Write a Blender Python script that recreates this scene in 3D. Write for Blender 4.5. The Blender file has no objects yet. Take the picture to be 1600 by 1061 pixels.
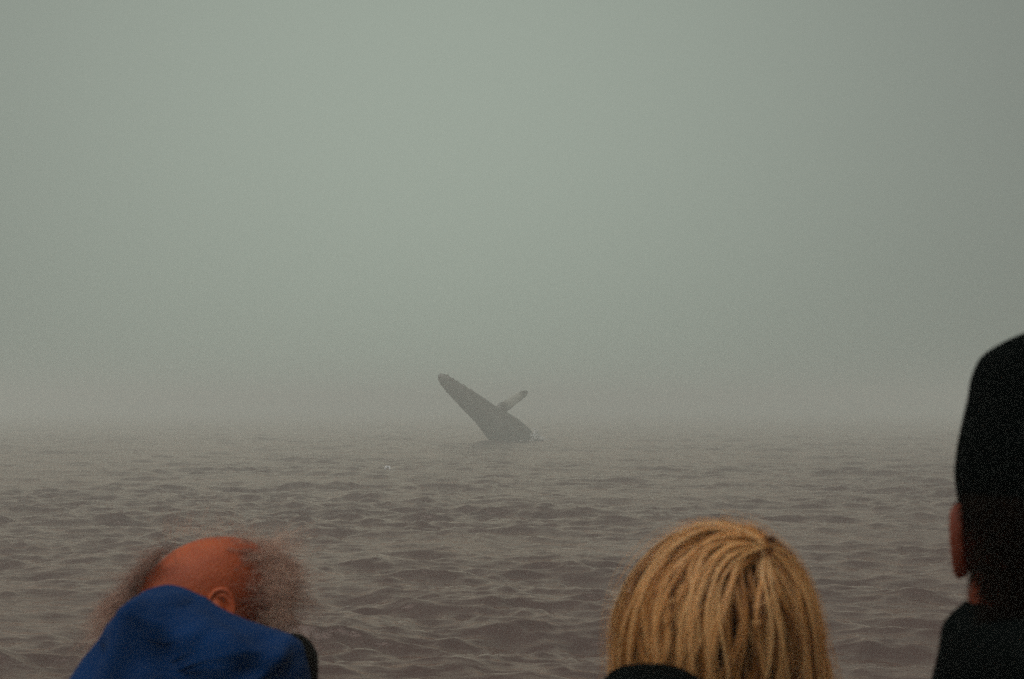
import bpy, bmesh, math, random
import numpy as np
from mathutils import Vector, Matrix

rng = np.random.default_rng(7)
random.seed(7)
scene = bpy.context.scene
COL = scene.collection

# ------------------------------------------------------------------ camera
CAM_H = 3.0                      # eye height above the sea
F_PX = 1600 * 50 / 36.0          # 50 mm on full frame, in photo pixels
HORIZON_Y = 632.0
PITCH = math.atan((HORIZON_Y - 530.5) / F_PX)
cam_data = bpy.data.cameras.new('camera')
cam_data.lens = 50; cam_data.sensor_width = 36
cam_data.clip_start = 0.05; cam_data.clip_end = 6000
cam_data.dof.use_dof = True
cam_data.dof.focus_distance = 60.0
cam_data.dof.aperture_fstop = 10.0
cam = bpy.data.objects.new('camera', cam_data)
cam.location = (0, 0, CAM_H)
cam.rotation_euler = (math.pi / 2 + PITCH, 0, 0)
COL.objects.link(cam)
scene.camera = cam

# ------------------------------------------------------------------ sky
SUN_AZ = math.radians(-122)      # high behind the left shoulder, above the fog
SUN_EL = math.radians(64)
sun_dir = Vector((math.sin(SUN_AZ) * math.cos(SUN_EL), math.cos(SUN_AZ) * math.cos(SUN_EL), math.sin(SUN_EL)))
world = bpy.data.worlds.new('World'); scene.world = world; world.use_nodes = True
nt = world.node_tree; nt.nodes.clear()
N = nt.nodes.new; LK = nt.links.new
out = N('ShaderNodeOutputWorld'); bg = N('ShaderNodeBackground')
sky = N('ShaderNodeTexSky'); sky.sky_type = 'NISHITA'; sky.sun_disc = False
sky.sun_elevation = SUN_EL; sky.sun_rotation = SUN_AZ
sky.air_density = 1.0; sky.dust_density = 8.0; sky.ozone_density = 1.0
hs = N('ShaderNodeHueSaturation'); hs.inputs['Saturation'].default_value = 0.25
LK(sky.outputs[0], hs.inputs['Color'])
tc = N('ShaderNodeTexCoord'); dot = N('ShaderNodeVectorMath'); dot.operation = 'DOT_PRODUCT'
glow_dir = Vector((math.sin(math.radians(-4)), 1.0, math.tan(math.radians(10)))).normalized()
LK(tc.outputs['Generated'], dot.inputs[0]); dot.inputs[1].default_value = glow_dir
mx = N('ShaderNodeMath'); mx.operation = 'MAXIMUM'; mx.inputs[1].default_value = 0; LK(dot.outputs['Value'], mx.inputs[0])
pw = N('ShaderNodeMath'); pw.operation = 'POWER'; pw.inputs[1].default_value = 11.0; LK(mx.outputs[0], pw.inputs[0])
grad = N('ShaderNodeMix'); grad.data_type = 'RGBA'
SKY_A = (1.10, 1.19, 1.07, 1); SKY_B = (2.48, 2.90, 2.44, 1)
LK(pw.outputs[0], grad.inputs['Factor']); grad.inputs['A'].default_value = SKY_A; grad.inputs['B'].default_value = SKY_B
mixs = N('ShaderNodeMix'); mixs.data_type = 'RGBA'; mixs.inputs['Factor'].default_value = 0.93
LK(hs.outputs[0], mixs.inputs['A']); LK(grad.outputs['Result'], mixs.inputs['B'])
bg.inputs['Strength'].default_value = 0.10
LK(mixs.outputs['Result'], bg.inputs['Color']); LK(bg.outputs[0], out.inputs['Surface'])

sun_data = bpy.data.lights.new('sun', 'SUN'); sun_data.energy = 1.5; sun_data.angle = math.radians(60)
sun_data.color = (1.0, 0.975, 0.94)
sun = bpy.data.objects.new('sun', sun_data); COL.objects.link(sun)
sun.rotation_euler = (-sun_dir).to_track_quat('-Z', 'Y').to_euler()

vs = scene.view_settings
vs.view_transform = 'Standard'; vs.look = 'None'; vs.gamma = 1.0; vs.use_curve_mapping = False; vs.exposure = 0.42
scene.render.engine = 'CYCLES'
scene.cycles.use_denoising = False       # the sampling noise stays, like the grain of fast film
scene.cycles.use_adaptive_sampling = True
scene.cycles.adaptive_threshold = 0.05; scene.cycles.adaptive_min_samples = 42
scene.cycles.max_bounces = 6
scene.cycles.volume_bounces = 2
scene.render.film_transparent = False

# ------------------------------------------------------------------ helpers
def at(px, py, d):
    """the point at depth d that stands at pixel (px, py) of the photograph"""
    u = (px - 800) / F_PX; v = (530.5 - py) / F_PX
    c, s = math.cos(PITCH), math.sin(PITCH)
    return Vector((u * d, d * (c - v * s), CAM_H + d * (s + v * c)))

def link(o, parent=None):
    COL.objects.link(o)
    if parent is not None: o.parent = parent
    return o

def tag(o, label=None, cat=None, group=None, kind=None):
    if label: o['label'] = label
    if cat: o['category'] = cat
    if group: o['group'] = group
    if kind: o['kind'] = kind
    return o

def np_mesh(name, v, quads=None, tris=None, smooth=True):
    me = bpy.data.meshes.new(name)
    v = np.asarray(v, dtype=np.float32)
    me.vertices.add(len(v)); me.vertices.foreach_set('co', v.ravel())
    loops = []; starts = []; totals = []; n = 0
    for arr, k in ((quads, 4), (tris, 3)):
        if arr is None or len(arr) == 0: continue
        arr = np.asarray(arr, dtype=np.int32)
        loops.append(arr.ravel()); starts.append(n + np.arange(len(arr)) * k); totals.append(np.full(len(arr), k)); n += arr.size
    loops = np.concatenate(loops); starts = np.concatenate(starts)
    me.loops.add(len(loops)); me.loops.foreach_set('vertex_index', loops.astype(np.int32))
    me.polygons.add(len(starts)); me.polygons.foreach_set('loop_start', starts.astype(np.int32))
    me.update(calc_edges=True); me.validate()
    if smooth: me.polygons.foreach_set('use_smooth', np.ones(len(me.polygons), dtype=bool))
    return me

def add_obj(name, me, m, parent=None):
    o = bpy.data.objects.new(name, me)
    if m is not None:
        me.materials.clear(); me.materials.append(m)
    return link(o, parent)

def set_float_attr(me, name, vals):
    a = me.attributes.new(name, 'FLOAT', 'POINT'); a.data.foreach_set('value', np.asarray(vals, dtype=np.float32))

class Geo:
    """collects closed shells; solid() fuses them into one continuous surface"""
    def __init__(self): self.v = []; self.q = []; self.t = []; self.n = 0
    def _add(self, v, q, t):
        self.v.append(np.asarray(v, float)); 
        if len(q): self.q.append(np.asarray(q) + self.n)
        if len(t): self.t.append(np.asarray(t) + self.n)
        self.n += len(v)
    def ellipsoid(self, c, r, R=None, nu=20, nv=14):
        c = np.array(c, float); r = np.array(r, float)
        th = np.linspace(0, math.pi, nv + 1)[1:-1]; ph = np.linspace(0, 2 * math.pi, nu, endpoint=False)
        T, P = np.meshgrid(th, ph, indexing='ij')
        pts = np.stack([np.sin(T) * np.cos(P), np.sin(T) * np.sin(P), np.cos(T)], -1).reshape(-1, 3)
        pts = np.vstack([pts, [[0, 0, 1], [0, 0, -1]]]) * r
        if R is not None: pts = pts @ np.array(R).T
        q, t = grid_faces(nv - 1, nu)
        n0 = (nv - 1) * nu
        t = [(n0, k, (k + 1) % nu) for k in range(nu)] + [(n0 + 1, (nv - 2) * nu + (k + 1) % nu, (nv - 2) * nu + k) for k in range(nu)]
        self._add(pts + c, q, t); return self
    def tube(self, pts, radii, n=16, up=(0, 1, 0)):
        """radii: one number or (side, up) for each point"""
        pts = np.array([tuple(p) for p in pts], float); rad = np.array([(r, r) if np.isscalar(r) else r for r in radii], float)
        tang = np.gradient(pts, axis=0); tang /= np.linalg.norm(tang, axis=1)[:, None] + 1e-12
        up = np.array(up, float); V = []
        for p, t, r in zip(pts, tang, rad):
            a = np.cross(up, t); a /= np.linalg.norm(a) + 1e-12; b = np.cross(t, a)
            an = np.linspace(0, 2 * math.pi, n, endpoint=False)
            V.append(p + np.outer(np.cos(an) * r[0], a) + np.outer(np.sin(an) * r[1], b))
        V = np.vstack(V + [pts[:1], pts[-1:]])
        m = len(pts); q, _ = grid_faces(m, n)
        t = [(m * n, (k + 1) % n, k) for k in range(n)] + [(m * n + 1, (m - 1) * n + k, (m - 1) * n + (k + 1) % n) for k in range(n)]
        self._add(V, q, t); return self
    def xform(self, M):
        M = np.array(M)
        self.v = [np.c_[v, np.ones(len(v))] @ M.T[:, :3] for v in self.v]; return self
    def mesh(self, name):
        return np_mesh(name, np.vstack(self.v), np.vstack(self.q) if self.q else None, np.vstack(self.t) if self.t else None)
    def solid(self, name, voxel, smooth=6):
        o = bpy.data.objects.new('tmp', self.mesh('tmp')); COL.objects.link(o)
        md = o.modifiers.new('r', 'REMESH'); md.mode = 'VOXEL'; md.voxel_size = voxel; md.use_smooth_shade = True
        if smooth:
            sm = o.modifiers.new('s', 'SMOOTH'); sm.iterations = smooth; sm.factor = 0.5
        dg = bpy.context.evaluated_depsgraph_get(); dg.update()
        me = bpy.data.meshes.new_from_object(o.evaluated_get(dg)); me.name = name
        old = o.data; bpy.data.objects.remove(o); bpy.data.meshes.remove(old)
        me.polygons.foreach_set('use_smooth', np.ones(len(me.polygons), dtype=bool))
        return me

def grid_faces(rows, n, closed=True):
    i, k = np.meshgrid(np.arange(rows - 1), np.arange(n if closed else n - 1), indexing='ij')
    k2 = (k + 1) % n
    q = np.stack([i * n + k, i * n + k2, (i + 1) * n + k2, (i + 1) * n + k], -1).reshape(-1, 4)
    return q, []

def co_of(me):
    a = np.empty(len(me.vertices) * 3, dtype=np.float32); me.vertices.foreach_get('co', a); return a.reshape(-1, 3).astype(float)
def nor_of(me):
    a = np.empty(len(me.vertices) * 3, dtype=np.float32); me.vertices.foreach_get('normal', a); return a.reshape(-1, 3).astype(float)
def set_co(me, v):
    me.vertices.foreach_set('co', np.asarray(v, dtype=np.float32).ravel()); me.update()

def wob(p, freq, seed, octaves=3):
    """cheap smooth pseudo noise in -1..1 (sums of rotated sines)"""
    r = np.random.default_rng(seed); s = 0; amp = 1; tot = 0
    for o in range(octaves):
        for _ in range(4):
            k = r.normal(size=3); k = k / np.linalg.norm(k) * freq * r.uniform(.7, 1.4)
            s = s + amp * np.sin(p @ k + r.uniform(0, 6.28))
        tot += amp * 2.2; freq *= 2.03; amp *= .5
    return s / tot

# ------------------------------------------------------------------ materials
def principled(name, color, rough=0.6, spec=0.5, **kw):
    m = bpy.data.materials.new(name); m.use_nodes = True
    b = m.node_tree.nodes['Principled BSDF']
    b.inputs['Base Color'].default_value = (*color, 1); b.inputs['Roughness'].default_value = rough
    b.inputs['Specular IOR Level'].default_value = spec
    for k, v in kw.items(): b.inputs[k.replace('_', ' ')].default_value = v
    return m, m.node_tree, b

def mottled(name, c0, c1, scale, rough=0.7, spec=0.3, bump=0.0, bscale=None, detail=5, **kw):
    m, t, b = principled(name, c0, rough, spec, **kw)
    tcn = t.nodes.new('ShaderNodeTexCoord'); n = t.nodes.new('ShaderNodeTexNoise')
    n.inputs['Scale'].default_value = scale; n.inputs['Detail'].default_value = detail
    t.links.new(tcn.outputs['Object'], n.inputs['Vector'])
    r = t.nodes.new('ShaderNodeValToRGB'); r.color_ramp.elements[0].position = .3; r.color_ramp.elements[1].position = .7
    r.color_ramp.elements[0].color = (*c0, 1); r.color_ramp.elements[1].color = (*c1, 1)
    t.links.new(n.outputs['Fac'], r.inputs[0]); t.links.new(r.outputs[0], b.inputs['Base Color'])
    if bump:
        n2 = t.nodes.new('ShaderNodeTexNoise'); n2.inputs['Scale'].default_value = bscale or scale * 6; n2.inputs['Detail'].default_value = 4
        t.links.new(tcn.outputs['Object'], n2.inputs['Vector'])
        bp = t.nodes.new('ShaderNodeBump'); bp.inputs['Strength'].default_value = bump; bp.inputs['Distance'].default_value = .004
        t.links.new(n2.outputs['Fac'], bp.inputs['Height']); t.links.new(bp.outputs[0], b.inputs['Normal'])
    return m

def water_material():
    m = bpy.data.materials.new('sea_water'); m.use_nodes = True; t = m.node_tree; t.nodes.clear()
    N = t.nodes.new; K = t.links.new
    out = N('ShaderNodeOutputMaterial'); tcn = N('ShaderNodeTexCoord')
    mp = N('ShaderNodeMapping'); mp.inputs['Scale'].default_value = (0.5, 1.0, 1.0); mp.inputs['Rotation'].default_value = (0, 0, .15)
    K(tcn.outputs['Object'], mp.inputs['Vector'])
    n1 = N('ShaderNodeTexNoise'); n1.inputs['Scale'].default_value = 5.0; n1.inputs['Detail'].default_value = 5; n1.inputs['Roughness'].default_value = .55
    K(mp.outputs[0], n1.inputs['Vector'])
    bp = N('ShaderNodeBump'); bp.inputs['Strength'].default_value = 1.0; bp.inputs['Distance'].default_value = .030
    K(n1.outputs['Fac'], bp.inputs['Height'])
    # silty water body
    n3 = N('ShaderNodeTexNoise'); n3.inputs['Scale'].default_value = .12; n3.inputs['Detail'].default_value = 3
    K(mp.outputs[0], n3.inputs['Vector'])
    r = N('ShaderNodeValToRGB'); r.color_ramp.elements[0].color = (.052, .028, .024, 1); r.color_ramp.elements[1].color = (.070, .040, .034, 1)
    K(n3.outputs['Fac'], r.inputs[0])
    df = N('ShaderNodeBsdfDiffuse'); K(r.outputs[0], df.inputs['Color'])
    gl = N('ShaderNodeBsdfGlossy'); gl.inputs['Color'].default_value = (.94, .755, .675, 1); gl.inputs['Roughness'].default_value = .07
    fr = N('ShaderNodeFresnel'); fr.inputs['IOR'].default_value = 1.333
    K(bp.outputs[0], gl.inputs['Normal']); K(bp.outputs[0], fr.inputs['Normal'])
    ms = N('ShaderNodeMixShader'); K(fr.outputs[0], ms.inputs[0]); K(df.outputs[0], ms.inputs[1]); K(gl.outputs[0], ms.inputs[2])
    K(ms.outputs[0], out.inputs['Surface'])
    return m

def hair_material(name, stops, rough=.42, trans=.25, spec=.5):
    m = bpy.data.materials.new(name); m.use_nodes = True; t = m.node_tree
    b = t.nodes['Principled BSDF']; b.inputs['Roughness'].default_value = rough; b.inputs['Specular IOR Level'].default_value = spec
    at_ = t.nodes.new('ShaderNodeAttribute'); at_.attribute_name = 'tone'
    r = t.nodes.new('ShaderNodeValToRGB')
    els = r.color_ramp.elements
    for i, (p, c) in enumerate(stops):
        e = els[i] if i < 2 else els.new(p)
        e.position = p; e.color = (*c, 1)
    t.links.new(at_.outputs['Fac'], r.inputs[0]); t.links.new(r.outputs[0], b.inputs['Base Color'])
    tr = t.nodes.new('ShaderNodeBsdfTranslucent'); t.links.new(r.outputs[0], tr.inputs['Color'])
    ms = t.nodes.new('ShaderNodeMixShader'); ms.inputs[0].default_value = trans
    t.links.new(b.outputs[0], ms.inputs[1]); t.links.new(tr.outputs[0], ms.inputs[2])
    t.links.new(ms.outputs[0], t.nodes['Material Output'].inputs['Surface'])
    return m

def knit_material(name, c0, c1):
    m, t, b = principled(name, c0, .95, .02)
    tcn = t.nodes.new('ShaderNodeTexCoord'); w = t.nodes.new('ShaderNodeTexWave')
    w.inputs['Scale'].default_value = 60; w.inputs['Distortion'].default_value = 1.2; w.bands_direction = 'DIAGONAL'
    t.links.new(tcn.outputs['Object'], w.inputs['Vector'])
    bp = t.nodes.new('ShaderNodeBump'); bp.inputs['Strength'].default_value = .5; bp.inputs['Distance'].default_value = .002
    t.links.new(w.outputs['Fac'], bp.inputs['Height']); t.links.new(bp.outputs[0], b.inputs['Normal'])
    return m

M = {}
M['water'] = water_material()
M['skin_red'] = mottled('sunburnt_skin', (.26, .042, .009), (.38, .076, .018), 22, .55, .28, .5, 220, Subsurface_Weight=.12, Subsurface_Scale=.01)
M['skin'] = mottled('skin', (.36, .085, .038), (.44, .11, .05), 16, .55, .35, .2, 160, Subsurface_Weight=.12, Subsurface_Scale=.01)
M['blue'] = mottled('blue_fleece', (.0006, .0175, .070), (.0009, .024, .094), 9, .9, .12, .4, 420)
M['black_cloth'] = mottled('black_cloth', (.0010, .0018, .0017), (.002, .0032, .003), 12, .95, .02, .3, 300)
M['dark_trousers'] = mottled('dark_trousers', (.012, .013, .018), (.02, .02, .026), 10, .9, .2, .3, 300)
M['shoe'] = mottled('shoe_leather', (.02, .015, .012), (.03, .022, .018), 8, .5, .4)
M['skin_dim'] = mottled('skin_dimmed', (.145, .028, .011), (.19, .038, .015), 16, .6, .3, .2, 160, Subsurface_Weight=.12, Subsurface_Scale=.01)  # beanie wearer's skin, the dimness of ear and nape put into its colour
M['beanie'] = knit_material('black_knit', (.0010, .0020, .0018), (.003, .006, .005))
M['blonde'] = hair_material('blonde_hair', [(0, (.055, .019, .006)), (1, (1.0, .68, .32)), (.35, (.38, .145, .034)), (.7, (.86, .43, .125))], .30, .32)
M['grey_hair'] = hair_material('greying_hair', [(0, (.20, .11, .085)), (1, (.88, .66, .52)), (.5, (.50, .31, .24))], .5, .5)
M['dark_hair'] = hair_material('dark_hair', [(0, (.003, .002, .0015)), (1, (.012, .006, .003)), (.5, (.006, .0035, .002))], .7, .0, .03)
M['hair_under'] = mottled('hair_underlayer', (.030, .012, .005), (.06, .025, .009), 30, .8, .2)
M['whale'] = None

# ------------------------------------------------------------------ the sea
def ocean_tile(n, L, V, wdir, lmin, seed):
    r = np.random.default_rng(seed)
    k1 = 2 * math.pi * np.fft.fftfreq(n, L / n)
    KX, KY = np.meshgrid(k1, k1, indexing='ij'); K = np.hypot(KX, KY); K[0, 0] = 1
    Lw = V * V / 9.81
    wd = np.array(wdir) / np.hypot(*wdir)
    cosw = (KX * wd[0] + KY * wd[1]) / K
    P = np.exp(-1 / (K * Lw) ** 2) / K ** 3.0 * (0.16 + 0.84 * np.abs(cosw) ** 3)
    P[0, 0] = 0
    base = (r.normal(size=(n, n)) + 1j * r.normal(size=(n, n))) * np.sqrt(P)
    res = []
    for lm in lmin:
        S = base * np.exp(-(K * lm / (2 * math.pi)) ** 4)
        h = np.fft.ifft2(S).real
        dx = np.fft.ifft2(-1j * KX / K * S).real; dy = np.fft.ifft2(-1j * KY / K * S).real
        res.append(np.stack([h, dx, dy], -1))
    sd = res[0][..., 0].std()
    return [x / sd for x in res]

def sample(tile, L, x, y):
    n = tile.shape[0]
    u = (x / L * n) % n; v = (y / L * n) % n
    i = np.floor(u).astype(int); j = np.floor(v).astype(int); fu = (u - i)[..., None]; fv = (v - j)[..., None]
    i %= n; j %= n; i2 = (i + 1) % n; j2 = (j + 1) % n
    return (tile[i, j] * (1 - fu) + tile[i2, j] * fu) * (1 - fv) + (tile[i, j2] * (1 - fu) + tile[i2, j2] * fu) * fv

SEA_L = 127.0; SEA_RMS = 0.056; CHOP = -0.9
tiles = ocean_tile(1024, SEA_L, 2.95, (0.22, 1.0), (0.20, 1.0, 4.0), 11)
def sea(x, y, r):
    a = [sample(t, SEA_L, x, y) for t in tiles]
    w1 = np.clip((r - 45) / 70, 0, 1)[..., None]; w2 = np.clip((r - 150) / 500, 0, 1)[..., None]
    h = (a[0] * (1 - w1) + a[1] * w1) * (1 - w2) + a[2] * w2
    p = np.stack([x, y, 0 * x], -1); gust = np.clip(1.0 + .55 * wob(p, .22, 5, 2) + .45 * wob(p, .7, 6, 2), .5, 1.28)
    return h * SEA_RMS * gust[..., None]

def build_sea():
    dense = np.radians(np.linspace(-31, 31, 440)); coarse = np.radians(np.linspace(33, 327, 60)[1:-1])
    ang = np.concatenate([dense, coarse])
    r = [2.0]
    while r[-1] < 2200: r.append(r[-1] + max(.02, r[-1] * (.0037 if 9 < r[-1] < 330 else .02)))
    r = np.array(r)
    R, A = np.meshgrid(r, ang, indexing='ij')
    X = R * np.sin(A); Y = R * np.cos(A)
    d = sea(X, Y, R)
    v = np.stack([X + CHOP * d[..., 1], Y + CHOP * d[..., 2], d[..., 0]], -1).reshape(-1, 3)
    q, _ = grid_faces(len(r), len(ang))
    q = q[:, ::-1]
    c = len(v); v = np.vstack([v, [[0, 0, 0]]])
    na = len(ang)
    t = np.stack([np.full(na, c), np.roll(np.arange(na), -1), np.arange(na)], -1)
    return add_obj('sea_water', np_mesh('sea_water', v, q, t), M['water'])
sea_o = tag(build_sea(), 'choppy grey brown sea fading into fog', 'sea', kind='structure')
if nor_of(sea_o.data)[:, 2].mean() < 0: sea_o.data.flip_normals()

# boat deck below the frame, where everybody stands
DECK_Z = CAM_H - 1.65
def build_deck():
    bm = bmesh.new()
    def box(x0, x1, y0, y1, z0, z1):
        r = bmesh.ops.create_cube(bm, size=1)
        for w in r['verts']:
            w.co = Vector((x0 + (w.co.x + .5) * (x1 - x0), y0 + (w.co.y + .5) * (y1 - y0), z0 + (w.co.z + .5) * (z1 - z0)))
    for k in range(24): box(-3 + k * .25, -3 + k * .25 + .243, -2.5, 2.95, DECK_Z - .05, DECK_Z)
    box(-3.1, 3.1, -2.6, 3.05, DECK_Z - 1.1, DECK_Z - .06)
    me = bpy.data.meshes.new('boat_deck'); bm.to_mesh(me); bm.free()
    return add_obj('boat_deck', me, mottled('deck_paint', (.16, .16, .15), (.22, .21, .2), 6, .7, .3))
tag(build_deck(), kind='structure')

# ------------------------------------------------------------------ fog
def build_haze():
    bm = bmesh.new(); bmesh.ops.create_cube(bm, size=1)
    z0, z1 = -2.2, 6.4
    for w in bm.verts: w.co = Vector((w.co.x * 5200, w.co.y * 5200, z0 + (w.co.z + .5) * (z1 - z0)))
    me = bpy.data.meshes.new('haze'); bm.to_mesh(me); bm.free()
    m = bpy.data.materials.new('sea_fog'); m.use_nodes = True; t = m.node_tree; t.nodes.clear()
    o = t.nodes.new('ShaderNodeOutputMaterial'); p = t.nodes.new('ShaderNodeVolumePrincipled')
    p.inputs['Color'].default_value = (.905, .945, .885, 1); p.inputs['Density'].default_value = 0.0079; p.inputs['Anisotropy'].default_value = 0.25
    t.links.new(p.outputs[0], o.inputs['Volume'])
    return tag(add_obj('haze', me, m), kind='stuff')
build_haze()

# ------------------------------------------------------------------ whale
WD = 118.0
def build_whale():
    root = bpy.data.objects.new('humpback_whale', None)
    base = at(797, 690, WD); base.z = 0
    root.location = base; link(root)
    pxm = F_PX / WD; k = 1 / 6.24 / pxm        # zoom pixels of the study crop to metres
    tip = at(640 + 290 / 6.24, 550 + 228 / 6.24, WD) - base
    axis = Vector((.753, 0, -.657)); nrm = Vector((.657, 0, .753))
    S = np.array([-12, 0, 30, 82, 160, 240, 380, 490, 612, 745, 850, 950, 1048, 1250, 1450, 1650, 1800]) * k
    UP = np.array([10, 30, 46, 58, 70, 83, 108, 124, 136, 166, 186, 190, 183, 150, 105, 62, 35]) * k
    LO = np.array([8, 30, 48, 64, 74, 84, 100, 104, 122, 152, 168, 174, 170, 135, 92, 52, 28]) * k
    s = np.linspace(S[0], S[-1], 150); up = np.interp(s, S, UP); lo = np.interp(s, S, LO)
    for _ in range(3):
        up[1:-1] = (up[:-2] + 2 * up[1:-1] + up[2:]) / 4; lo[1:-1] = (lo[:-2] + 2 * lo[1:-1] + lo[2:]) / 4
    n = 96; an = np.linspace(0, 2 * math.pi, n, endpoint=False)
    V = []; A = np.array(axis); Nn = np.array(nrm); T = np.array(tip)
    for si, u, l in zip(s, up, lo):
        c = np.cos(an); r = np.where(c > 0, u, l)
        side = (u + l) / 2 * (.92 - .18 * np.exp(-si / 2.5))
        # throat pleats run along the lower left side, which is the belly turned to the sky
        pleat = .035 * (np.abs(np.sin(an * 13)) - .5) * np.clip((-c + .25) * 1.4, 0, 1) * np.clip(si / 1.2, 0, 1) * (si < 8)
        V.append(T + np.outer(np.full(n, si), A) + np.outer(c * (r + pleat), Nn) + np.outer(np.sin(an) * (side + pleat), [0, 1, 0]))
    V = np.vstack(V + [[T + A * s[0]], [T + A * s[-1]]])
    m = len(s); q, _ = grid_faces(m, n)
    t = [(m * n, (j + 1) % n, j) for j in range(n)] + [(m * n + 1, (m - 1) * n + j, (m - 1) * n + (j + 1) % n) for j in range(n)]
    g = Geo(); g._add(V, q, t)
    def zp(x, y, dep=0): 
        p = at(640 + x / 6.24, 550 + y / 6.24, WD) - base; return (p.x, p.y + dep, p.z)
    # long flipper, swept up and away from the boat, with a knobbly leading edge
    pts = [zp(850, 640, -.6), zp(905, 545, -.1), zp(965, 505, .5), zp(1015, 466, 1.0), zp(1070, 432, 1.5), zp(1120, 402, 1.9), zp(1152, 382, 2.2)]
    P = np.array(pts); tt = np.linspace(0, 6, 34); P = np.stack([np.interp(tt, np.arange(7), P[:, i]) for i in range(3)], 1)
    wd = np.interp(tt, [0, 1, 2, 3, 4, 5, 6], [.42, .36, .33, .31, .28, .22, .10])
    wd = 1.35 * wd * (1 + .05 * np.sin(tt * 7))
    g.tube(P, [(w, w * .38) for w in wd], n=20, up=(0.2, 1, 0.1))
    # tubercles on the head
    r = np.random.default_rng(3)
    for j in range(34):
        si = r.uniform(.15, 3.2); a = r.uniform(-1.1, 1.1) + (math.pi if r.random() < .3 else 0)
        u = np.interp(si, s, up) if math.cos(a) > 0 else np.interp(si, s, lo)
        sd = (np.interp(si, s, up) + np.interp(si, s, lo)) / 2 * .85
        p = T + A * si + Nn * math.cos(a) * u * .97 + np.array([0, -1, 0]) * math.sin(a) * sd * .97
        g.ellipsoid(p, (.13, .13, .11), nu=10, nv=8)
    me = g.solid('body', .05, 3)
    co = co_of(me)
    # pale flipper with a dark tip and dark root
    Pf = np.array(pts)[1:6]; dmin = np.full(len(co), 9.0); along = np.zeros(len(co))
    for j in range(len(Pf) - 1):
        a, b = Pf[j], Pf[j + 1]; ab = b - a; tpar = np.clip(((co - a) @ ab) / (ab @ ab), 0, 1)
        dd = np.linalg.norm(co - (a + tpar[:, None] * ab), axis=1); msk = dd < dmin
        dmin[msk] = dd[msk]; along[msk] = (j + tpar[msk]) / (len(Pf) - 1)
    pale = np.clip((.62 - dmin) * 6, 0, 1) * np.clip((along - .05) * 4, 0, 1) * np.clip((.93 - along) * 6, 0, 1)
    set_float_attr(me, 'pale', pale)
    m, tt_, b = principled('whale_skin', (.022, .020, .020), .38, .5)
    a_ = tt_.nodes.new('ShaderNodeAttribute'); a_.attribute_name = 'pale'
    nz = tt_.nodes.new('ShaderNodeTexNoise'); nz.inputs['Scale'].default_value = 1.7; nz.inputs['Detail'].default_value = 6
    tcn = tt_.nodes.new('ShaderNodeTexCoord'); tt_.links.new(tcn.outputs['Object'], nz.inputs['Vector'])
    r1 = tt_.nodes.new('ShaderNodeValToRGB'); r1.color_ramp.elements[0].color = (.016, .009, .006, 1); r1.color_ramp.elements[1].color = (.046, .027, .018, 1)
    tt_.links.new(nz.outputs['Fac'], r1.inputs[0])
    mxn = tt_.nodes.new('ShaderNodeMix'); mxn.data_type = 'RGBA'; tt_.links.new(a_.outputs['Fac'], mxn.inputs['Factor'])
    tt_.links.new(r1.outputs[0], mxn.inputs['A']); mxn.inputs['B'].default_value = (.33, .32, .27, 1)
    tt_.links.new(mxn.outputs['Result'], b.inputs['Base Color'])
    add_obj('body', me, m, root)
    tag(root, 'dark breaching humpback whale rising from the foggy sea with one flipper raised', 'whale')
    return base
whale_base = build_whale()

def build_splash():
    g = Geo(); r = np.random.default_rng(21)
    m = mottled('sea_foam', (.62, .62, .60), (.75, .75, .73), 4, .8, .3)
    pxm = F_PX / WD
    c0 = np.array(whale_base)
    # lumps of white water thrown up on the right of the body, low froth all round
    for j in range(300):
        if r.random() < .85:
            x = r.normal(40, 6) / pxm; y = r.normal(-.6, .8); z = abs(r.normal(0, .42)) * math.exp(-((x * pxm - 36) / 12) ** 2) + r.uniform(-.02, .12)
            s = r.uniform(.025, .08)
        else:
            a = r.uniform(0, 2 * math.pi); x = math.cos(a) * r.normal(1.9, .35) + .1; y = math.sin(a) * r.normal(1.9, .35); z = r.uniform(-.03, .04); s = r.uniform(.03, .07)
        hz = sea(np.array([c0[0] + x]), np.array([c0[1] + y]), np.array([WD]))[0, 0]
        g.ellipsoid((x, y, z + hz), (s * r.uniform(1, 2), s * r.uniform(1, 2), s * r.uniform(.5, 1)), nu=7, nv=5)
    o = add_obj('water_splash', g.mesh('water_splash'), m); o.location = whale_base
    return tag(o, 'low white splash of water at the foot of the whale', 'splash', kind='stuff')
build_splash()

def build_bird():
    d = 56.0; root = bpy.data.objects.new('seabird', None); root.location = at(605.5, 730, d); link(root)
    white = mottled('white_feathers', (.86, .86, .86), (.9, .9, .9), 20, .8, .2); grey = mottled('grey_feathers', (.20, .22, .25), (.26, .28, .31), 20, .8, .2)
    g = Geo(); g.tube([(0, .16, .0), (0, .11, .012), (0, .03, .012), (0, -.06, .0), (0, -.12, -.012)], [.004, .016, .027, .018, .006], n=10, up=(1, 0, 0))
    g.ellipsoid((0, .145, .012), (.017, .022, .017), nu=10, nv=8); g.tube([(0, .16, .01), (0, .19, .004)], [.005, .002], n=6, up=(1, 0, 0))
    add_obj('body', g.mesh('body'), grey, root)
    for s in (-1, 1):
        w = Geo(); w.tube([(s * .01, .03, .015), (s * .05, .04, .0), (s * .085, .03, -.065), (s * .105, -.03, -.15)], [(.008, .05), (.007, .055), (.006, .05), (.003, .014)], n=10, up=(0, 0, 1))
        add_obj('wing', w.mesh('wing'), white, root)
    tag(root, 'tiny white seabird flying low over the waves left of the whale', 'bird')
build_bird()

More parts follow.
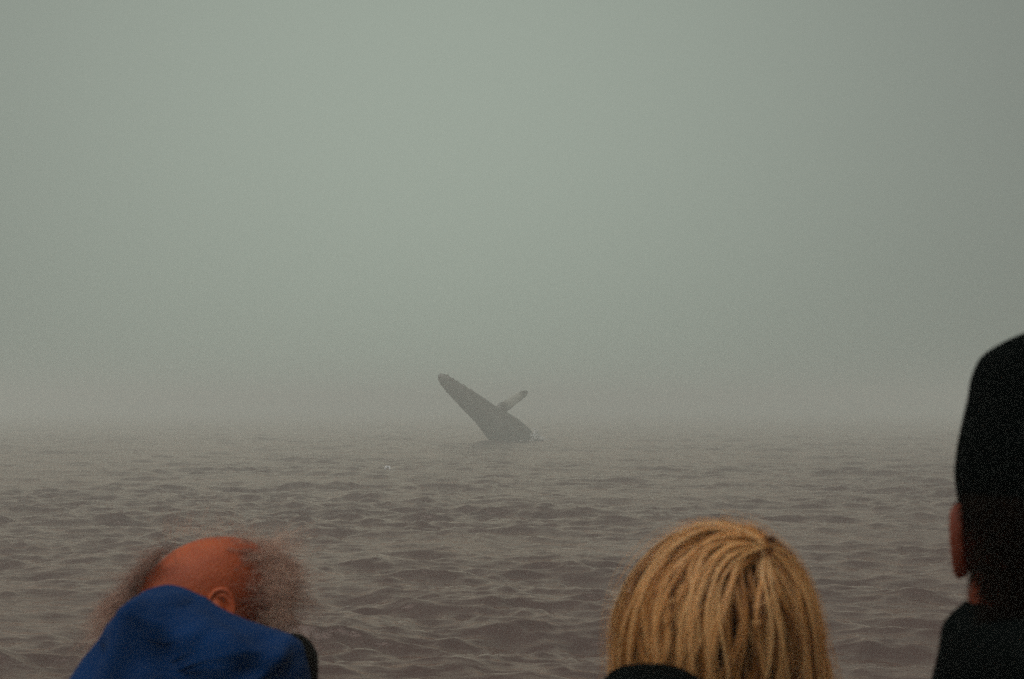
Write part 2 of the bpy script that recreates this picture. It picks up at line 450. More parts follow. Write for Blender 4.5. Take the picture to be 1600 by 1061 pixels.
# ------------------------------------------------------------------ people
def strands(name, paths, rad, tone, m, parent):
    """paths (S,P,3): thin three sided hairs in one part"""
    paths = np.asarray(paths); S, P, _ = paths.shape
    tang = np.gradient(paths, axis=1); tang /= np.linalg.norm(tang, axis=2, keepdims=True) + 1e-12
    ref = np.broadcast_to(rng.normal(size=(S, 1, 3)), tang.shape)
    a = np.cross(tang, ref); a /= np.linalg.norm(a, axis=2, keepdims=True) + 1e-12; b = np.cross(tang, a)
    prof = np.interp(np.linspace(0, 1, P), [0, .1, .7, 1], [.8, 1, .9, .25])
    rr = (np.asarray(rad).reshape(-1, 1) * prof[None, :])[..., None]
    V = np.stack([paths + rr * (math.cos(t) * a + math.sin(t) * b) for t in (0, 2.094, 4.189)], 2)   # S,P,3,3
    i, p, k = np.meshgrid(np.arange(S), np.arange(P - 1), np.arange(3), indexing='ij'); k2 = (k + 1) % 3
    idx = lambda i, p, k: (i * P + p) * 3 + k
    q = np.stack([idx(i, p, k), idx(i, p, k2), idx(i, p + 1, k2), idx(i, p + 1, k)], -1).reshape(-1, 4)
    me = np_mesh(name, V.reshape(-1, 3), q)
    set_float_attr(me, 'tone', np.repeat(np.asarray(tone), P * 3))
    return add_obj(name, me, m, parent)

def rings(spec, d, depth, n=72, rows=60, yshift=0.0, sq=2.2, d_of=None, px=True):
    """a closed rounded solid whose outline at depth d passes the photo points (py, pxL, pxR)"""
    spec = np.array(spec, float); t = np.linspace(0, 1, len(spec)); tt = np.linspace(0, 1, rows)
    s = np.stack([np.interp(tt, t, spec[:, i]) for i in range(3)], 1)
    for _ in range(6): s[1:-1] = (s[:-2] + 2 * s[1:-1] + s[2:]) / 4
    an = np.linspace(0, 2 * math.pi, n, endpoint=False); ca, sa = np.cos(an), np.sin(an)
    cx = np.sign(ca) * np.abs(ca) ** (2 / sq); sy = np.sign(sa) * np.abs(sa) ** (2 / sq)
    V = []
    for (py, l, r), u in zip(s, tt):
        L = np.array(at(l, py, d)); R = np.array(at(r, py, d)); c = (L + R) / 2; a = (R[0] - L[0]) / 2
        b = np.interp(u, np.linspace(0, 1, len(depth)), depth) if hasattr(depth, '__len__') else a * depth
        c[1] += np.interp(u, np.linspace(0, 1, len(yshift)), yshift) if hasattr(yshift, '__len__') else yshift
        V.append(np.stack([c[0] + a * cx, c[1] + b * sy, np.full(n, c[2])], 1))
    m = len(V); V = np.vstack(V); top = V[:n].mean(0); bot = V[-n:].mean(0)
    V = np.vstack([V, top, bot]); q, _ = grid_faces(m, n)
    t = [(m * n, (j + 1) % n, j) for j in range(n)] + [(m * n + 1, (m - 1) * n + j, (m - 1) * n + (j + 1) % n) for j in range(n)]
    return V, q[:, ::-1], np.array(t)[:, ::-1]

def person_root(x, y, label):
    o = bpy.data.objects.new('person', None); o.location = (x, y, DECK_Z); link(o)
    return tag(o, label, 'person', 'people watching from the boat')

def ear_geo(side):
    """outer ear in head space; side -1 left, +1 right; x out, y forward, z up"""
    n = 40; us = np.linspace(0, 1, 13)[1:]; an = np.linspace(0, 2 * math.pi, n, endpoint=False)
    ca, sa = np.cos(an), np.sin(an)
    oy = .0185 * ca * (1 + .20 * sa) + .004 * (sa < 0) * sa ** 2; oz = .033 * sa * np.where(sa < 0, 1.0, .97)
    back = np.clip(.6 - ca, 0, 1)
    V = []
    for u in us[::-1]:        # outer face: rim, fold, hollow
        f = .0015 + .0050 * math.exp(-((u - .86) / .11) ** 2) + .0035 * math.exp(-((u - .55) / .12) ** 2) * back - .0065 * math.exp(-(u / .42) ** 2)
        V.append(np.stack([np.full(n, 1.0) * f if np.isscalar(f) else f, oy * u, oz * u], 1))
    V.append(np.array([[-.006, 0, 0]]))
    for u in us[:-1]:         # back face
        V.append(np.stack([np.full(n, -.0045 - .0035 * (1 - u * u)), oy * u, oz * u], 1))
    V.append(np.array([[-.008, 0, 0]]))
    m = len(us); pts = np.vstack(V); q1, _ = grid_faces(m, n); c1 = m * n; o2 = c1 + 1; q2, _ = grid_faces(m - 1, n); q2 = q2 + o2; c2 = o2 + (m - 1) * n
    k = np.arange(n); k2 = (k + 1) % n
    t = [(c1, (m - 1) * n + a, (m - 1) * n + b) for a, b in zip(k, k2)] + [(c2, o2 + b, o2 + a) for a, b in zip(k, k2)]
    q3 = np.stack([k, k2, o2 + (m - 2) * n + k2, o2 + (m - 2) * n + k], 1)
    A = math.radians(20); x = pts[:, 0] * math.cos(A) - pts[:, 1] * math.sin(A); y = pts[:, 0] * math.sin(A) + pts[:, 1] * math.cos(A)
    pts = np.stack([side * (.0805 + x), y - .002, pts[:, 2] + .15 * -y], 1)
    g = Geo(); g._add(pts, np.vstack([q1, q2, q3]), np.array(t))
    g.ellipsoid((side * .073, .004, -.002), (.012, .012, .024), nu=16, nv=12)
    return g

def head_geo():
    g = Geo()
    g.ellipsoid((0, -.012, .042), (.0775, .098, .086), nu=32, nv=22)
    g.ellipsoid((0, .030, .052), (.067, .064, .062))                # forehead
    g.ellipsoid((0, .030, -.030), (.063, .062, .070))               # face
    g.ellipsoid((0, .052, -.082), (.040, .038, .028))               # chin and jaw
    for s in (-1, 1): g.ellipsoid((s * .049, .004, -.048), (.025, .034, .050), nu=16, nv=12)   # angle of the jaw and bone behind the ear
    for s in (-1, 1):
        g.ellipsoid((s * .040, .066, -.018), (.024, .022, .020), nu=14, nv=10)     # cheek
        g.ellipsoid((s * .031, .080, .012), (.014, .012, .009), nu=14, nv=10)      # lid over the eye
        g.ellipsoid((s * .030, .082, .026), (.022, .012, .007), nu=14, nv=10)      # brow
        g.ellipsoid((s * .010, .100, -.022), (.008, .009, .007), nu=12, nv=8)      # nostril
    g.tube([(0, .086, .018), (0, .100, -.006), (0, .111, -.020)], [.008, .010, .011], n=12, up=(1, 0, 0))   # nose
    g.ellipsoid((0, .091, -.047), (.022, .008, .005), nu=14, nv=8); g.ellipsoid((0, .089, -.057), (.020, .009, .006), nu=14, nv=8)   # lips
    return g

def make_body(root, head_at, Rm, m, voxel=.007, neck_r=.058, seed=0, hz=1.0, hy=1.0):
    """one continuous body: head, neck, trunk, arms and legs, in the space of root (feet at z 0)"""
    h = Vector(head_at) - Vector(root.location)
    Mh = Matrix.Translation(h) @ Rm.to_4x4() @ Matrix.Diagonal((1, hy, hz, 1))
    g = head_geo().xform(Mh)
    nk0 = h + Rm @ Vector((0, -.025, -.03)); zs = h.z - .235
    fw = Rm @ Vector((0, 1, 0)); fw.z = 0; fw.normalize(); sd = Vector((fw.y, -fw.x, 0))
    base = Vector((h.x, h.y, 0)) - fw * .03
    P = lambda s, f, z: tuple(base + sd * s + fw * f + Vector((0, 0, z)))
    g.tube([tuple(nk0), tuple((nk0 + Vector(P(0, 0, zs + .05))) / 2), P(0, -.01, zs), P(0, 0, zs - .1)], [neck_r, neck_r * .97, neck_r * 1.15, .07], n=20, up=tuple(fw))
    k = zs / 1.42
    # trunk
    g.tube([P(0, 0, zs + .02), P(0, 0, zs - .05), P(0, 0, 1.25 * k), P(0, 0, 1.05 * k), P(0, 0, .92 * k), P(0, 0, .82 * k)],
           [(.07, .06), (.15, .08), (.17, .11), (.145, .10), (.165, .11), (.12, .09)], n=24, up=tuple(fw))
    for s in (-1, 1):
        g.tube([P(s * .13, 0, zs - .06), P(s * .2, 0, zs - .09), P(s * .235, -.02, 1.10 * k), P(s * .20, .10, .93 * k), P(s * .15, .15, .90 * k)], [.06, .055, .043, .033, .03], n=14, up=tuple(fw))
        g.tube([P(s * .085, 0, .88 * k), P(s * .09, .01, .48 * k), P(s * .095, -.01, .26 * k), P(s * .095, -.02, .06)], [.085, .058, .05, .035], n=16, up=tuple(fw))
        g.tube([P(s * .095, -.04, .045), P(s * .1, .06, .035), P(s * .105, .15, .02)], [.035, .034, .018], n=12, up=(0, 0, 1))
    me = g.solid('body', voxel, 5)
    # finely cut ears grown onto the skull
    e = Geo()
    parts = []
    for s in (-1, 1):
        em = ear_geo(s).xform(Mh).solid('ear', .0013, 4); parts.append(em)
    bm = bmesh.new(); bm.from_mesh(me)
    for em in parts: bm.from_mesh(em); bpy.data.meshes.remove(em)
    bm.to_mesh(me); bm.free()
    me.polygons.foreach_set('use_smooth', np.ones(len(me.polygons), dtype=bool))
    add_obj('body', me, m, root)
    return dict(P=P, zs=zs, k=k, fw=fw, sd=sd, Mh=Mh, h=h)

def wear(root, B, jm, tm, neck=.085, fat=1.0, seed=0, low=0.0):
    """jacket with sleeves into the pockets, trousers, shoes"""
    P, zs, k, fw = B['P'], B['zs'], B['k'], B['fw']
    g = Geo()
    g.tube([P(0, 0, zs + .03 - low), P(0, 0, zs - .02 - low), P(0, 0, zs - .08 - low), P(0, 0, 1.22 * k), P(0, 0, 1.0 * k), P(0, 0, .84 * k), P(0, 0, .80 * k)],
           [(neck, neck * .95), (.15 * fat, .10), (.195 * fat, .13), (.205 * fat, .15), (.20 * fat, .15), (.205 * fat, .15), (.20 * fat, .14)], n=28, up=tuple(fw))
    for s in (-1, 1):
        g.tube([P(s * .12, 0, zs - .09 - low), P(s * .215 * fat, 0, zs - .14 - low), P(s * .275 * fat, -.03, 1.10 * k), P(s * .25 * fat, .08, .95 * k), P(s * .17, .16, .89 * k), P(s * .12, .15, .88 * k)],
               [.085, .085, .07, .06, .06, .05], n=16, up=tuple(fw))
    me = g.solid('jacket', .012, 8); v = co_of(me); nn = nor_of(me)
    set_co(me, v + nn * (.007 * wob(v * [1, 1, 1.8], 24, seed + 5))[:, None])
    add_obj('jacket', me, jm, root)
    t = Geo()
    t.tube([P(0, 0, .96 * k), P(0, 0, .82 * k)], [(.175, .125), (.17, .12)], n=24, up=tuple(fw))
    for s in (-1, 1):
        t.tube([P(s * .085, 0, .88 * k), P(s * .095, .01, .48 * k), P(s * .10, -.015, .10)], [.10, .078, .068], n=18, up=tuple(fw))
    me = t.solid('trousers', .014, 5); v = co_of(me); nn = nor_of(me)
    set_co(me, v + nn * (.006 * wob(v, 22, seed + 9))[:, None])
    add_obj('trousers', me, tm, root)
    for s in (-1, 1):
        sh = Geo(); sh.tube([P(s * .097, -.07, .055), P(s * .1, .03, .055), P(s * .105, .13, .042), P(s * .108, .19, .035)], [(.045, .05), (.048, .05), (.05, .038), (.03, .025)], n=16, up=(0, 0, 1))
        sh.tube([P(s * .097, -.02, .05), P(s * .097, -.03, .13)], [.05, .045], n=14, up=tuple(fw))
        add_obj('shoe', sh.solid('shoe', .009, 4), M['shoe'], root)

def rot(yaw, pitch=0, roll=0):
    """yaw: 0 faces away from the camera (+y), positive turns left; pitch: chin down; roll: to the right"""
    return Matrix.Rotation(yaw, 3, 'Z') @ Matrix.Rotation(-pitch, 3, 'X') @ Matrix.Rotation(roll, 3, 'Y')

# ---- the bald person -------------------------------------------------------
def build_bald():
    d = 2.07; R = rot(math.radians(119), math.radians(17), math.radians(22))
    ear = at(347, 947, d); h = ear - R @ Vector((-.088, .0, .002)) ; h.y += 0
    root = person_root(h.x, h.y, 'person with a bald sunburnt crown and wispy windblown grey hair, behind the blue hood')
    B = make_body(root, h, R, M['skin_red'], voxel=.006, hz=.97, hy=1.12)
    wear(root, B, M['dark_trousers'], M['dark_trousers'], seed=3)
    # fringe of long frizzy hair, roots in a horseshoe round the back and sides
    r = np.random.default_rng(5); Mh = np.array(B['Mh']); C = np.array([0, -.012, .042]); rad = np.array([.0775, .098, .086])
    def roots(n):
        res = []
        while len(res) < n:
            v = r.normal(size=3); v /= np.linalg.norm(v); p = C + v * rad
            az = math.atan2(abs(p[0]), -p[1])              # 0 at the back, pi at the front
            near = p[0] < .02; lim = 1.18 if near else 2.5
            top = (.085 if near else .092) - .030 * (az / 2.0) ** 2 + r.normal(0, .006)
            if p[2] < top and p[2] > -.045 and az < lim + r.normal(0, .08) and not (abs(p[0]) > .070 and -.018 < p[1] < .03 and p[2] < .045):
                res.append((p, v))
        return res
    paths = []; tone = []; rads = []
    up_l = np.linalg.inv(Mh[:3, :3]) @ np.array([0, 0, 1.0]); wind = np.linalg.inv(Mh[:3, :3]) @ np.array([.75, .1, .25])
    def grow(p, v, L, lift, curl, n=12):
        x = p.copy(); dirv = v * .45 + np.array([0, -.75, -.30]) + r.normal(0, .22, 3); pts = [x.copy()]
        k = r.normal(size=3) * curl; kk = r.normal(size=3) * curl; ph = r.uniform(0, 6.28)
        for i in range(n - 1):
            f = i / n
            dirv = dirv + wind * lift * .30 * f + up_l * (-.16 + .14 * lift) + .30 * (k * math.sin(ph + f * 7) + kk * math.cos(ph + f * 5))
            q = (x - C) / rad; rr = np.linalg.norm(q)
            dirv /= np.linalg.norm(dirv)
            x = x + dirv * L / n
            q = (x - C) / (rad + .004); rr = np.linalg.norm(q)
            if rr < 1: x = C + (x - C) / rr
            pts.append(x.copy())
        return pts
    def lock(p, v, L, lift, curl, m, width, tn, rr):
        g = np.array(grow(p, v, L, lift, curl)); f = np.linspace(0, 1, len(g))[:, None]
        for _ in range(m):
            off = r.normal(0, width, 3) * (.5 + 1.2 * f) + r.normal(0, width * .8, 3) * np.sin(f * r.uniform(4, 9) + r.uniform(0, 6))
            q = (g + off)[: , :]; rad_q = np.linalg.norm((q - C) / rad, axis=1); q = np.where((rad_q < 1)[:, None], C + (q - C) / rad_q[:, None], q)
            paths.append(q); tone.append(np.clip(tn + r.normal(0, .15), 0, 1)); rads.append(rr * r.uniform(.7, 1.2))
    for p, v in roots(250):
        lock(p, v, r.uniform(.03, .07), r.uniform(0, .5), .28, 12, .0036, r.beta(2.2, 2.2), .00018)
    for p, v in roots(90):                                    # long flyaway wisps
        lock(p, v, r.uniform(.06, .12), r.uniform(.3, 1.3), .5, 6, .0045, r.uniform(.6, 1), .00014)
    for p, v in roots(260):                                   # short sparse growth that softens the hairline
        v2 = v + np.array([0, .12, .30]); v2 /= np.linalg.norm(v2); p2 = C + v2 * rad
        if p2[2] - C[2] > .078 or p2[1] > -.03: continue
        lock(p2, v2, r.uniform(.012, .035), 0, .3, 3, .004, r.uniform(.2, .8), .00014)
    for j in range(150):                                       # tufts at the far temple, blown forward and down
        p = C + np.array([r.uniform(.2, .85), r.uniform(.55, .95), r.uniform(-.1, .75)]) * rad; v = (p - C) / rad; v /= np.linalg.norm(v); p = C + v * rad
        g0 = p.copy(); dv = v * .5 + np.array([.25, .55, -.35]) + r.normal(0, .3, 3); dv /= np.linalg.norm(dv); L = r.uniform(.04, .11)
        f = np.linspace(0, 1, 12)[:, None]; bend = r.normal(0, .012, 3)
        for _ in range(9):
            paths.append(g0 + dv * L * f + (np.array([0, .0, -.03]) + bend) * f ** 2 + r.normal(0, .003, 3) * (f + .3) + r.normal(0, .002, 3) * np.sin(f * 6 + r.uniform(0, 6)))
            tone.append(r.uniform(.2, .9)); rads.append(r.uniform(.00012, .00024))
    for j in range(90):                                       # sparse wisps standing up from the top
        v = np.array([r.normal(.75, .3), r.normal(-.1, .5), .9]); v /= np.linalg.norm(v); p = C + v * rad
        lock(p, v, r.uniform(.04, .10), r.uniform(.6, 1.2), .5, 6, .005, r.uniform(.7, 1), .00014)
    paths = np.array(paths); S, Pn, _ = paths.shape
    w = np.c_[paths.reshape(-1, 3), np.ones(S * Pn)] @ Mh.T[:, :3]
    w = list(w.reshape(S, Pn, 3)); loc = np.array(root.location); f = np.linspace(0, 1, Pn)[:, None]
    def wisp(px, py, ang, L, m, spread, rr, tn, dd=.02):
        A = np.array(at(px, py, d + dd)) - loc; dv = np.array([math.cos(ang), r.normal(0, .3), math.sin(ang)])
        bend = np.array([r.normal(0, .35), r.normal(0, .3), r.normal(-.15, .3)]) * L
        for _ in range(m):
            c = r.normal(0, spread, 3)
            w.append(A + r.normal(0, spread, 3) * .8 + dv * L * f * r.uniform(.6, 1.15) + bend * f ** 2 + c * f * 2 + r.normal(0, spread * .7, 3) * np.sin(f * r.uniform(4, 10) + r.uniform(0, 6)))
            tone.append(np.clip(tn + r.normal(0, .15), 0, 1)); rads.append(rr * r.uniform(.7, 1.3))
    edge = np.array([(270, 848), (246, 862), (228, 880), (214, 902), (204, 928), (196, 958), (190, 990)], float)
    for j in range(230):                                      # fringe on the far side, left of the crown
        t_ = r.beta(1.6, 1.0) * 6; x = np.interp(t_, np.arange(7), edge[:, 0]); y = np.interp(t_, np.arange(7), edge[:, 1])
        wisp(x + r.uniform(-2, 10), y + r.normal(0, 4), math.radians(r.normal(215, 28)), r.uniform(.012, .045) * (1.5 if r.random() < .2 else 1), 9, .0030, .00017, r.beta(2, 3), r.uniform(.0, .06))
    for j in range(26):                                       # long thin curls blown out to the left
        wisp(r.uniform(175, 215), r.uniform(930, 985), math.radians(r.normal(215, 25)), r.uniform(.04, .085), 4, .0035, .00012, r.uniform(.3, .8))
    for j in range(90):                                       # faint halo above the crown
        x = r.uniform(255, 440); y = 836 + ((x - 325) / 105) ** 2 * 26
        wisp(x, y, math.radians(r.normal(80, 32)), r.uniform(.015, .065), 3, .005, .00011, r.uniform(.5, 1), r.uniform(0, .05))
    for j in range(120):                                      # airy curls on the right
        wisp(r.uniform(405, 450), r.uniform(860, 985), math.radians(r.normal(20, 45)), r.uniform(.02, .065), 4, .005, .00013, r.uniform(.4, 1), r.uniform(-.02, .04))
    strands('hair', np.array(w), rads, tone, M['grey_hair'], root)
build_bald()

# ---- the person in the blue hood ------------------------------------------
def build_hooded():
    d = 1.72; R = rot(math.radians(-62), math.radians(22))
    h = at(306, 1140, d)
    root = person_root(h.x, h.y, 'person with a bright blue hood pulled up, seen from behind at lower left')
    B = make_body(root, h, R, M['skin'], voxel=.008)
    wear(root, B, M['blue'], M['dark_trousers'], seed=14, low=.05)
    V, q, t = rings([(926.475, 236, 262), (928.85, 214, 292), (936.45, 201, 322), (950.7, 187, 346), (969.7, 170, 385), (988.7, 154, 420), (1002.95, 144, 449), (1017.2, 134, 461), (1040.95, 115, 472), (1061.0, 100, 478), (1100.0, 74, 480), (1160.0, 45, 482), (1230.0, 30, 500)],
                    d, [.012, .045, .065, .085, .10, .112, .12, .125, .13, .135, .14, .15, .155], n=150, rows=170, sq=2.1)
    V = V - np.array(root.location)
    me = np_mesh('hood', V, q, t)
    nn = nor_of(me); v = co_of(me)
    if (nn * (v - v.mean(0))).sum() < 0: me.flip_normals(); nn = -nn
    loc = np.array(root.location)
    def line(a, b, w, amt):          # a fold along a line between two photo points, on the near side
        A = np.array(at(*a, d)) - loc; Bp = np.array(at(*b, d)) - loc
        ab = (Bp - A)[[0, 2]]; rel = (v - A)[:, [0, 2]]; tt = np.clip(rel @ ab / (ab @ ab), 0, 1)
        dist = np.linalg.norm(rel - tt[:, None] * ab, axis=1)
        return amt * np.exp(-(dist / w) ** 2) * np.clip(-nn[:, 1] * 1.5 + .3, 0, 1)
    disp = .0085 * wob(v * [1, 1, .7], 26, 41) + .0022 * wob(v, 75, 43)
    disp += line((238, 942), (440, 1014), .011, .009) + line((225, 955), (205, 1080), .014, .014)
    disp -= line((290, 990), (360, 1075), .030, .034) + line((345, 985), (420, 1030), .012, .006)
    disp += line((390, 1075), (440, 1020), .010, .009) - line((415, 1060), (450, 1035), .006, .006) - line((165, 1000), (150, 1080), .016, .014)
    edge = np.clip((np.linspace(0, 1, 170).repeat(150) - .03) * 12, 0, 1); edge = np.concatenate([edge, [0, 1]])
    set_co(me, v + nn * (disp * edge)[:, None])
    hood = add_obj('hood', me, M['blue'], root)
    # seam piping of the hood from the peak down to the brim
    # dark hair and brim that show past the opening on the right
    V2, q2, t2 = rings([(1001, 440, 452), (1004, 428, 460), (1012, 415, 471), (1025, 400, 481), (1040, 390, 487), (1061, 380, 489), (1090, 375, 487), (1120, 380, 478)], d, [.01, .03, .05, .06, .065, .07, .07, .05], n=60, rows=50, yshift=.045)
    me2 = np_mesh('hair', V2 - loc, q2, t2)
    v2 = co_of(me2); n2 = nor_of(me2)
    if (n2 * (v2 - v2.mean(0))).sum() < 0: me2.flip_normals(); n2 = -n2
    set_co(me2, v2 + n2 * (.0018 * wob(v2 * [1, 1, .3], 160, 77))[:, None])
    set_float_attr(me2, 'tone', .35 + .35 * wob(v2 * [1, 1, .3], 200, 78))
    add_obj('hair', me2, M['dark_hair'], root)
build_hooded()

# ---- the blonde person ----------------------------------------------------
def build_blonde():
    d = 1.45; pm = F_PX / d
    C = np.array(at(1114, 1000, d)); a0, b0, hz = .1000, .118, .1155
    h = Vector(C) + Vector((0, .010, -.024))
    root = person_root(C[0], C[1], 'person with loose blonde hair to the shoulders, black hood folded down behind')
    B = make_body(root, h, rot(math.radians(-4), math.radians(4)), M['skin'], voxel=.008)
    wear(root, B, M['black_cloth'], M['dark_trousers'], seed=24, low=.06)
    loc = np.array(root.location); r = np.random.default_rng(17)
    def surf(p, off=0.0):
        q = p - C
        t = np.maximum(0, -q[..., 2]) / .076
        up = q[..., 2] > 0
        a = a0 + .0105 * np.minimum(t, 2.2) + off; b = b0 - .004 * np.minimum(t, 2) + off
        cx = np.where(up, .010 * (q[..., 2] / hz) ** 2, .0075 * np.minimum(t, 2.2))
        x = q[..., 0] - cx
        rr_up = np.sqrt((x / a) ** 2 + (q[..., 1] / b) ** 2 + (q[..., 2] / (hz + off)) ** 2)
        rr_dn = np.sqrt((x / a) ** 2 + (q[..., 1] / b) ** 2)
        rr = np.where(up, rr_up, rr_dn) + 1e-9
        res = np.stack([x / rr + cx, q[..., 1] / rr, np.where(up, q[..., 2] / rr, q[..., 2])], -1)
        return res + C
    W = surf(np.array([[C[0] + .044, C[1] - .06, C[2] + .097]]))[0]
    def flow(start, phi, n=20, step=.0151, off=0.0, wav=0.0, ph=0.0):
        x = start.copy(); pts = [x.copy()]
        e = 1e-3
        v0 = np.array([math.cos(phi), 0, math.sin(phi)])
        for i in range(n - 1):
            q = x - C; nrm = np.array([q[0] / a0 ** 2, q[1] / b0 ** 2, max(q[2], 0) / hz ** 2]); nrm /= np.linalg.norm(nrm)
            dw = x - W; dist = np.linalg.norm(dw)
            g = np.array([.0, 0, -1.0]); g -= nrm * (g @ nrm)
            gl = np.linalg.norm(g)
            back = np.array([0, -.35, 0.]) if q[1] > .03 else np.zeros(3)
            aw = dw / (dist + 1e-6) if i > 1 else v0
            v = aw * math.exp(-(dist / .046) ** 1.3) * 1.25 + g * (1 - math.exp(-(dist / .060) ** 1.2)) + back
            side = np.cross(nrm, v)
            v = v + side * wav * math.sin(ph + i * .55)
            v -= nrm * (v @ nrm); v /= np.linalg.norm(v) + 1e-9
            x = surf((x + v * step)[None], off)[0]
            pts.append(x.copy())
        return np.array(pts)
    paths = []; tone = []; rads = []
    NP = 20
    guides = []
    for j in range(135):
        phi = r.uniform(0, 2 * math.pi); of = r.uniform(-.002, .008); st = surf((W + np.array([math.cos(phi), .25 * math.sin(phi), math.sin(phi)]) * r.uniform(.002, .022))[None], of)[0]
        guides.append((flow(st, phi, off=of, wav=r.uniform(.1, .75), ph=r.uniform(0, 6.28)), .1 + .9 * r.beta(1.2, 1.3), .0055 * r.choice([.3, .6, .9, 1.3])))
    for j in range(230):  # inner locks, toned dark to paint in the shadows between the outer ones
        v = r.normal(size=3); v[2] = abs(v[2]) * .8 - .1; v[1] = -abs(v[1]) if r.random() < .8 else v[1]; v /= np.linalg.norm(v)
        st = surf((C + v * np.array([a0, b0, hz]))[None])[0]
        dw = st - W; phi = math.atan2(dw[2], dw[0])
        guides.append((flow(st, phi, off=r.uniform(-.009, .001), wav=r.uniform(0, .5), ph=r.uniform(0, 6.28)), r.beta(1.3, 2.6) * .45, .0045))
    for j in range(34):                                       # smooth top locks, highlights painted in as a pale tone
        phi = r.uniform(1.6, 4.9) if r.random() < .75 else r.uniform(-1.2, .8); of = r.uniform(.006, .011)
        st = surf((W + np.array([math.cos(phi), .25 * math.sin(phi), math.sin(phi)]) * r.uniform(.004, .03))[None], of)[0]
        guides.append((flow(st, phi, off=of, wav=r.uniform(0, .3), ph=r.uniform(0, 6.28)), r.uniform(.85, 1.05), .0028 * r.uniform(.5, 1.3)))
    tpar = np.linspace(0, 1, NP)
    for gp, tn, wd in guides:
        lw = wd * r.uniform(.5, 1.3)
        m = int(np.clip(lw / .0052 * 26, 8, 46))
        ctr = gp - C; nrm = ctr / np.linalg.norm(ctr, axis=1)[:, None]
        tg = np.gradient(gp, axis=0); sd = np.cross(tg, nrm); sd /= np.linalg.norm(sd, axis=1)[:, None] + 1e-9
        prof = .35 + .65 * np.sin(np.clip(tpar * 1.25, 0, 1) * math.pi * .5) * (1 - .35 * tpar)
        for j in range(m):
            u, w = r.normal(0, .58, 2)
            fr = r.normal(0, .0006) * np.sin(tpar * r.uniform(5, 14) + r.uniform(0, 6.28))
            pts = gp + sd * (u * lw * prof + fr)[:, None] + nrm * (w * lw * .30 * prof - u * u * lw * .32)[:, None]
            paths.append(pts); tone.append(np.clip(tn + r.normal(0, .08), 0, 1)); rads.append(r.uniform(.00015, .00030))
    # single stray hairs lifted off the outline
    for j in range(750):
        gp = guides[r.integers(len(guides))][0]
        ctr = gp - C; nrm = ctr / np.linalg.norm(ctr, axis=1)[:, None]
        lift = r.uniform(.001, .010) * (2.0 if j % 4 == 0 else 1) * np.sin(tpar * math.pi * r.uniform(.5, 1.2))
        drift = r.normal(0, .008, 3) * np.array([1, .5, .2])
        paths.append(gp + nrm * np.abs(lift)[:, None] + tpar[:, None] ** 1.5 * drift); tone.append(r.uniform(.6, 1)); rads.append(r.uniform(.00010, .00022))
    # a few hairs that cross the others
    for a, b in (((1170, 955), (1225, 932)), ((1030, 938), (1052, 934)), ((1165, 978), (1185, 977))):
        A = surf(np.array(at(*a, d - .1))[None], .009)[0]; Bp = surf(np.array(at(*b, d - .1))[None], .009)[0]
        for j in range(3):
            pts = A + (Bp - A) * tpar[:, None] + np.array([0, -.004, .003]) * np.sin(tpar * math.pi)[:, None] + r.normal(0, .0012, 3)
            paths.append(pts); tone.append(.9); rads.append(.00022)
    strands('hair', np.array(paths) - loc, rads, tone, M['blonde'], root)
    # underlayer that fills the head of hair, shade between locks painted as dark colour
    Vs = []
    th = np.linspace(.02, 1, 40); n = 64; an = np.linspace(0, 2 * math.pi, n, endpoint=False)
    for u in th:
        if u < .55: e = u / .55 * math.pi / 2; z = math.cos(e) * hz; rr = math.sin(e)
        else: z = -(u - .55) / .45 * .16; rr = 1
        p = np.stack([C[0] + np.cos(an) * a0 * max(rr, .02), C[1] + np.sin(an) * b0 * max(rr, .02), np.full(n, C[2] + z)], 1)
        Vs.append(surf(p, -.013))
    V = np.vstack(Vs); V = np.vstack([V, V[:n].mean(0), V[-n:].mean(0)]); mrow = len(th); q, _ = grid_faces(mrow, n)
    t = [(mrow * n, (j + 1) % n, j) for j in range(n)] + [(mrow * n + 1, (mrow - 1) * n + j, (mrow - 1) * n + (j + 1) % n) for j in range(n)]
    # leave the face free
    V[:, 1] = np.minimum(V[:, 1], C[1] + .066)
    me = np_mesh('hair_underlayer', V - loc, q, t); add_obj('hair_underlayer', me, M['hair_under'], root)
    # folded hood of the jacket lying behind the hair
    Vh, qh, th_ = rings([(1040.5, 985, 1018), (1043, 967, 1048), (1050, 952, 1072), (1061, 942, 1093), (1085, 930, 1125), (1120, 925, 1160), (1170, 930, 1190), (1220, 960, 1200)], d - .15, [.008, .02, .032, .045, .06, .07, .07, .05], n=90, rows=70)
    mh = np_mesh('folded_hood', Vh - loc, qh, th_); v = co_of(mh); nn = nor_of(mh)
    if (nn * (v - v.mean(0))).sum() < 0: mh.flip_normals(); nn = -nn
    set_co(mh, v + nn * (.002 * wob(v, 60, 91))[:, None])
    add_obj('folded_hood', mh, M['black_cloth'], root)
build_blonde()

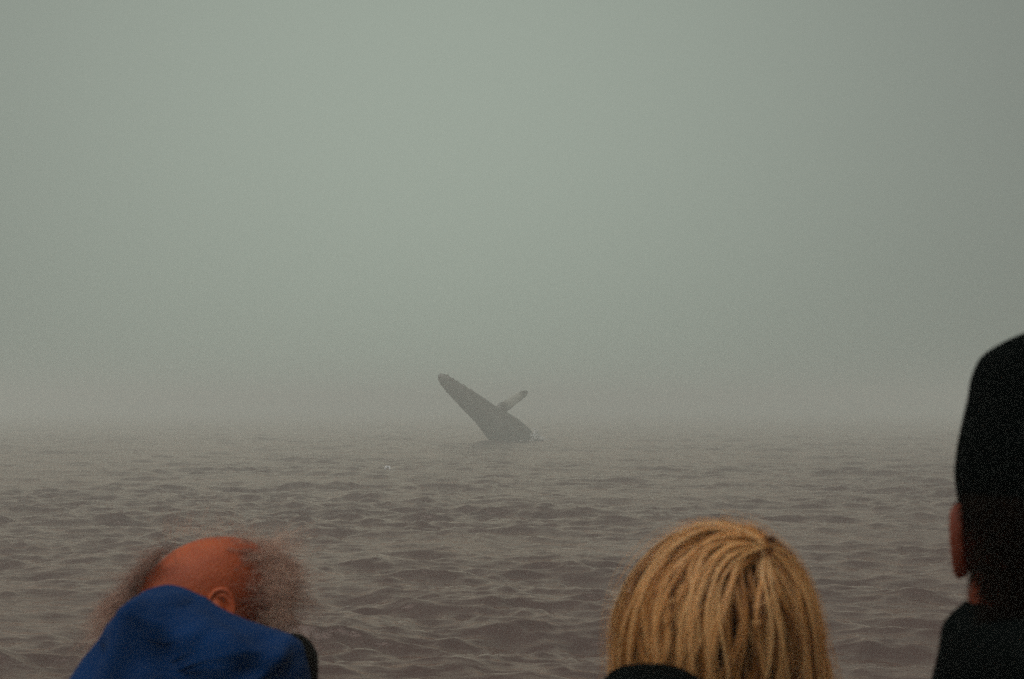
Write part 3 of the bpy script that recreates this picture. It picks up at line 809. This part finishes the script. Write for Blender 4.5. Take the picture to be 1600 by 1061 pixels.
# ---- the person in the black beanie ---------------------------------------
def build_beanie():
    d = 1.2; cx = 1659
    R = rot(math.radians(-8), math.radians(2))
    h = at(cx, 848, d); h.y += .01
    root = person_root(h.x, h.y, 'person in a black knit beanie and black jacket, cut off by the right edge')
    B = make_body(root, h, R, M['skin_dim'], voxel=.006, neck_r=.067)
    wear(root, B, M['black_cloth'], M['dark_trousers'], seed=34)
    loc = np.array(root.location)
    hw = [(514, 4), (518, 40), (525, 62), (535, 84), (548, 107), (562, 119), (590, 129), (620, 134), (650, 141), (700, 154), (740, 158.5), (770, 156), (795, 152), (815, 150), (822, 144)]
    spec = [(y, cx - w, cx + w) for y, w in hw]
    V, q, t = rings(spec, d, [w / F_PX * d * 1.2 for y, w in hw], n=120, rows=120, sq=2.15, yshift=-.002)
    me = np_mesh('beanie', V - loc, q, t); v = co_of(me); nn = nor_of(me)
    if (nn * (v - v.mean(0))).sum() < 0: me.flip_normals(); nn = -nn
    an = np.arctan2(v[:, 1] - v[:, 1].mean(), v[:, 0] - v[:, 0].mean())
    set_co(me, v + nn * (.0006 * np.sin(an * 60) + .002 * wob(v, 30, 61))[:, None])
    add_obj('beanie', me, M['beanie'], root)
    # short dark hair on the nape below the beanie
    r = np.random.default_rng(8); Mh = np.array(B['Mh']); C = np.array([0, -.012, .042]); rad = np.array([.0785, .099, .087])
    paths = []; tone = []
    while len(paths) < 8000:
        x = r.uniform(-.079, .079); z = r.uniform(-.075, .045)
        if z > -.0:
            k = 1 - (x / .0785) ** 2 - ((z - .042) / .087) ** 2
            if k <= 0: continue
            y = -.012 - .099 * math.sqrt(k); nv = np.array([x / .0785 ** 2, (y + .012) / .099 ** 2, (z - .042) / .087 ** 2])
        else:
            hw_ = .066 + .010 * (z + .075) / .075
            if abs(x) > hw_: continue
            y = -.025 - .062 * math.sqrt(max(0, 1 - (x / .0770) ** 2)); nv = np.array([x, (y + .025), .0])
        if z < .015 and y > -.035: continue
        nv /= np.linalg.norm(nv); p = np.array([x, y, z])
        L = r.uniform(.008, .018); dv = nv * .55 + np.array([0, 0, -.8]) + r.normal(0, .15, 3)
        paths.append([p + dv * L * f + nv * .002 for f in (0, .33, .66, 1)]); tone.append(r.random())
    paths = np.array(paths); S = len(paths)
    w = (np.c_[paths.reshape(-1, 3), np.ones(S * 4)] @ Mh.T[:, :3]).reshape(S, 4, 3)
    strands('hair', w, np.full(S, .0005), tone, M['dark_hair'], root)
    # thick turned-up collar
    hw = [(931, 60), (934, 95), (938, 118), (945, 134), (955, 150), (966, 160), (982, 172), (1000, 178), (1030, 183), (1061, 187), (1100, 200), (1160, 250), (1230, 300)]
    spec = [(y, cx - w, cx + w) for y, w in hw]
    V, q, t = rings(spec, d, [.05, .07, .08, .09, .10, .108, .115, .12, .122, .125, .13, .135, .14], n=100, rows=90, yshift=-.012)
    me = np_mesh('collar', V - loc, q, t); v = co_of(me); nn = nor_of(me)
    if (nn * (v - v.mean(0))).sum() < 0: me.flip_normals(); nn = -nn
    set_co(me, v + nn * (.003 * wob(v, 40, 71))[:, None])
    add_obj('collar', me, M['black_cloth'], root)
build_beanie()
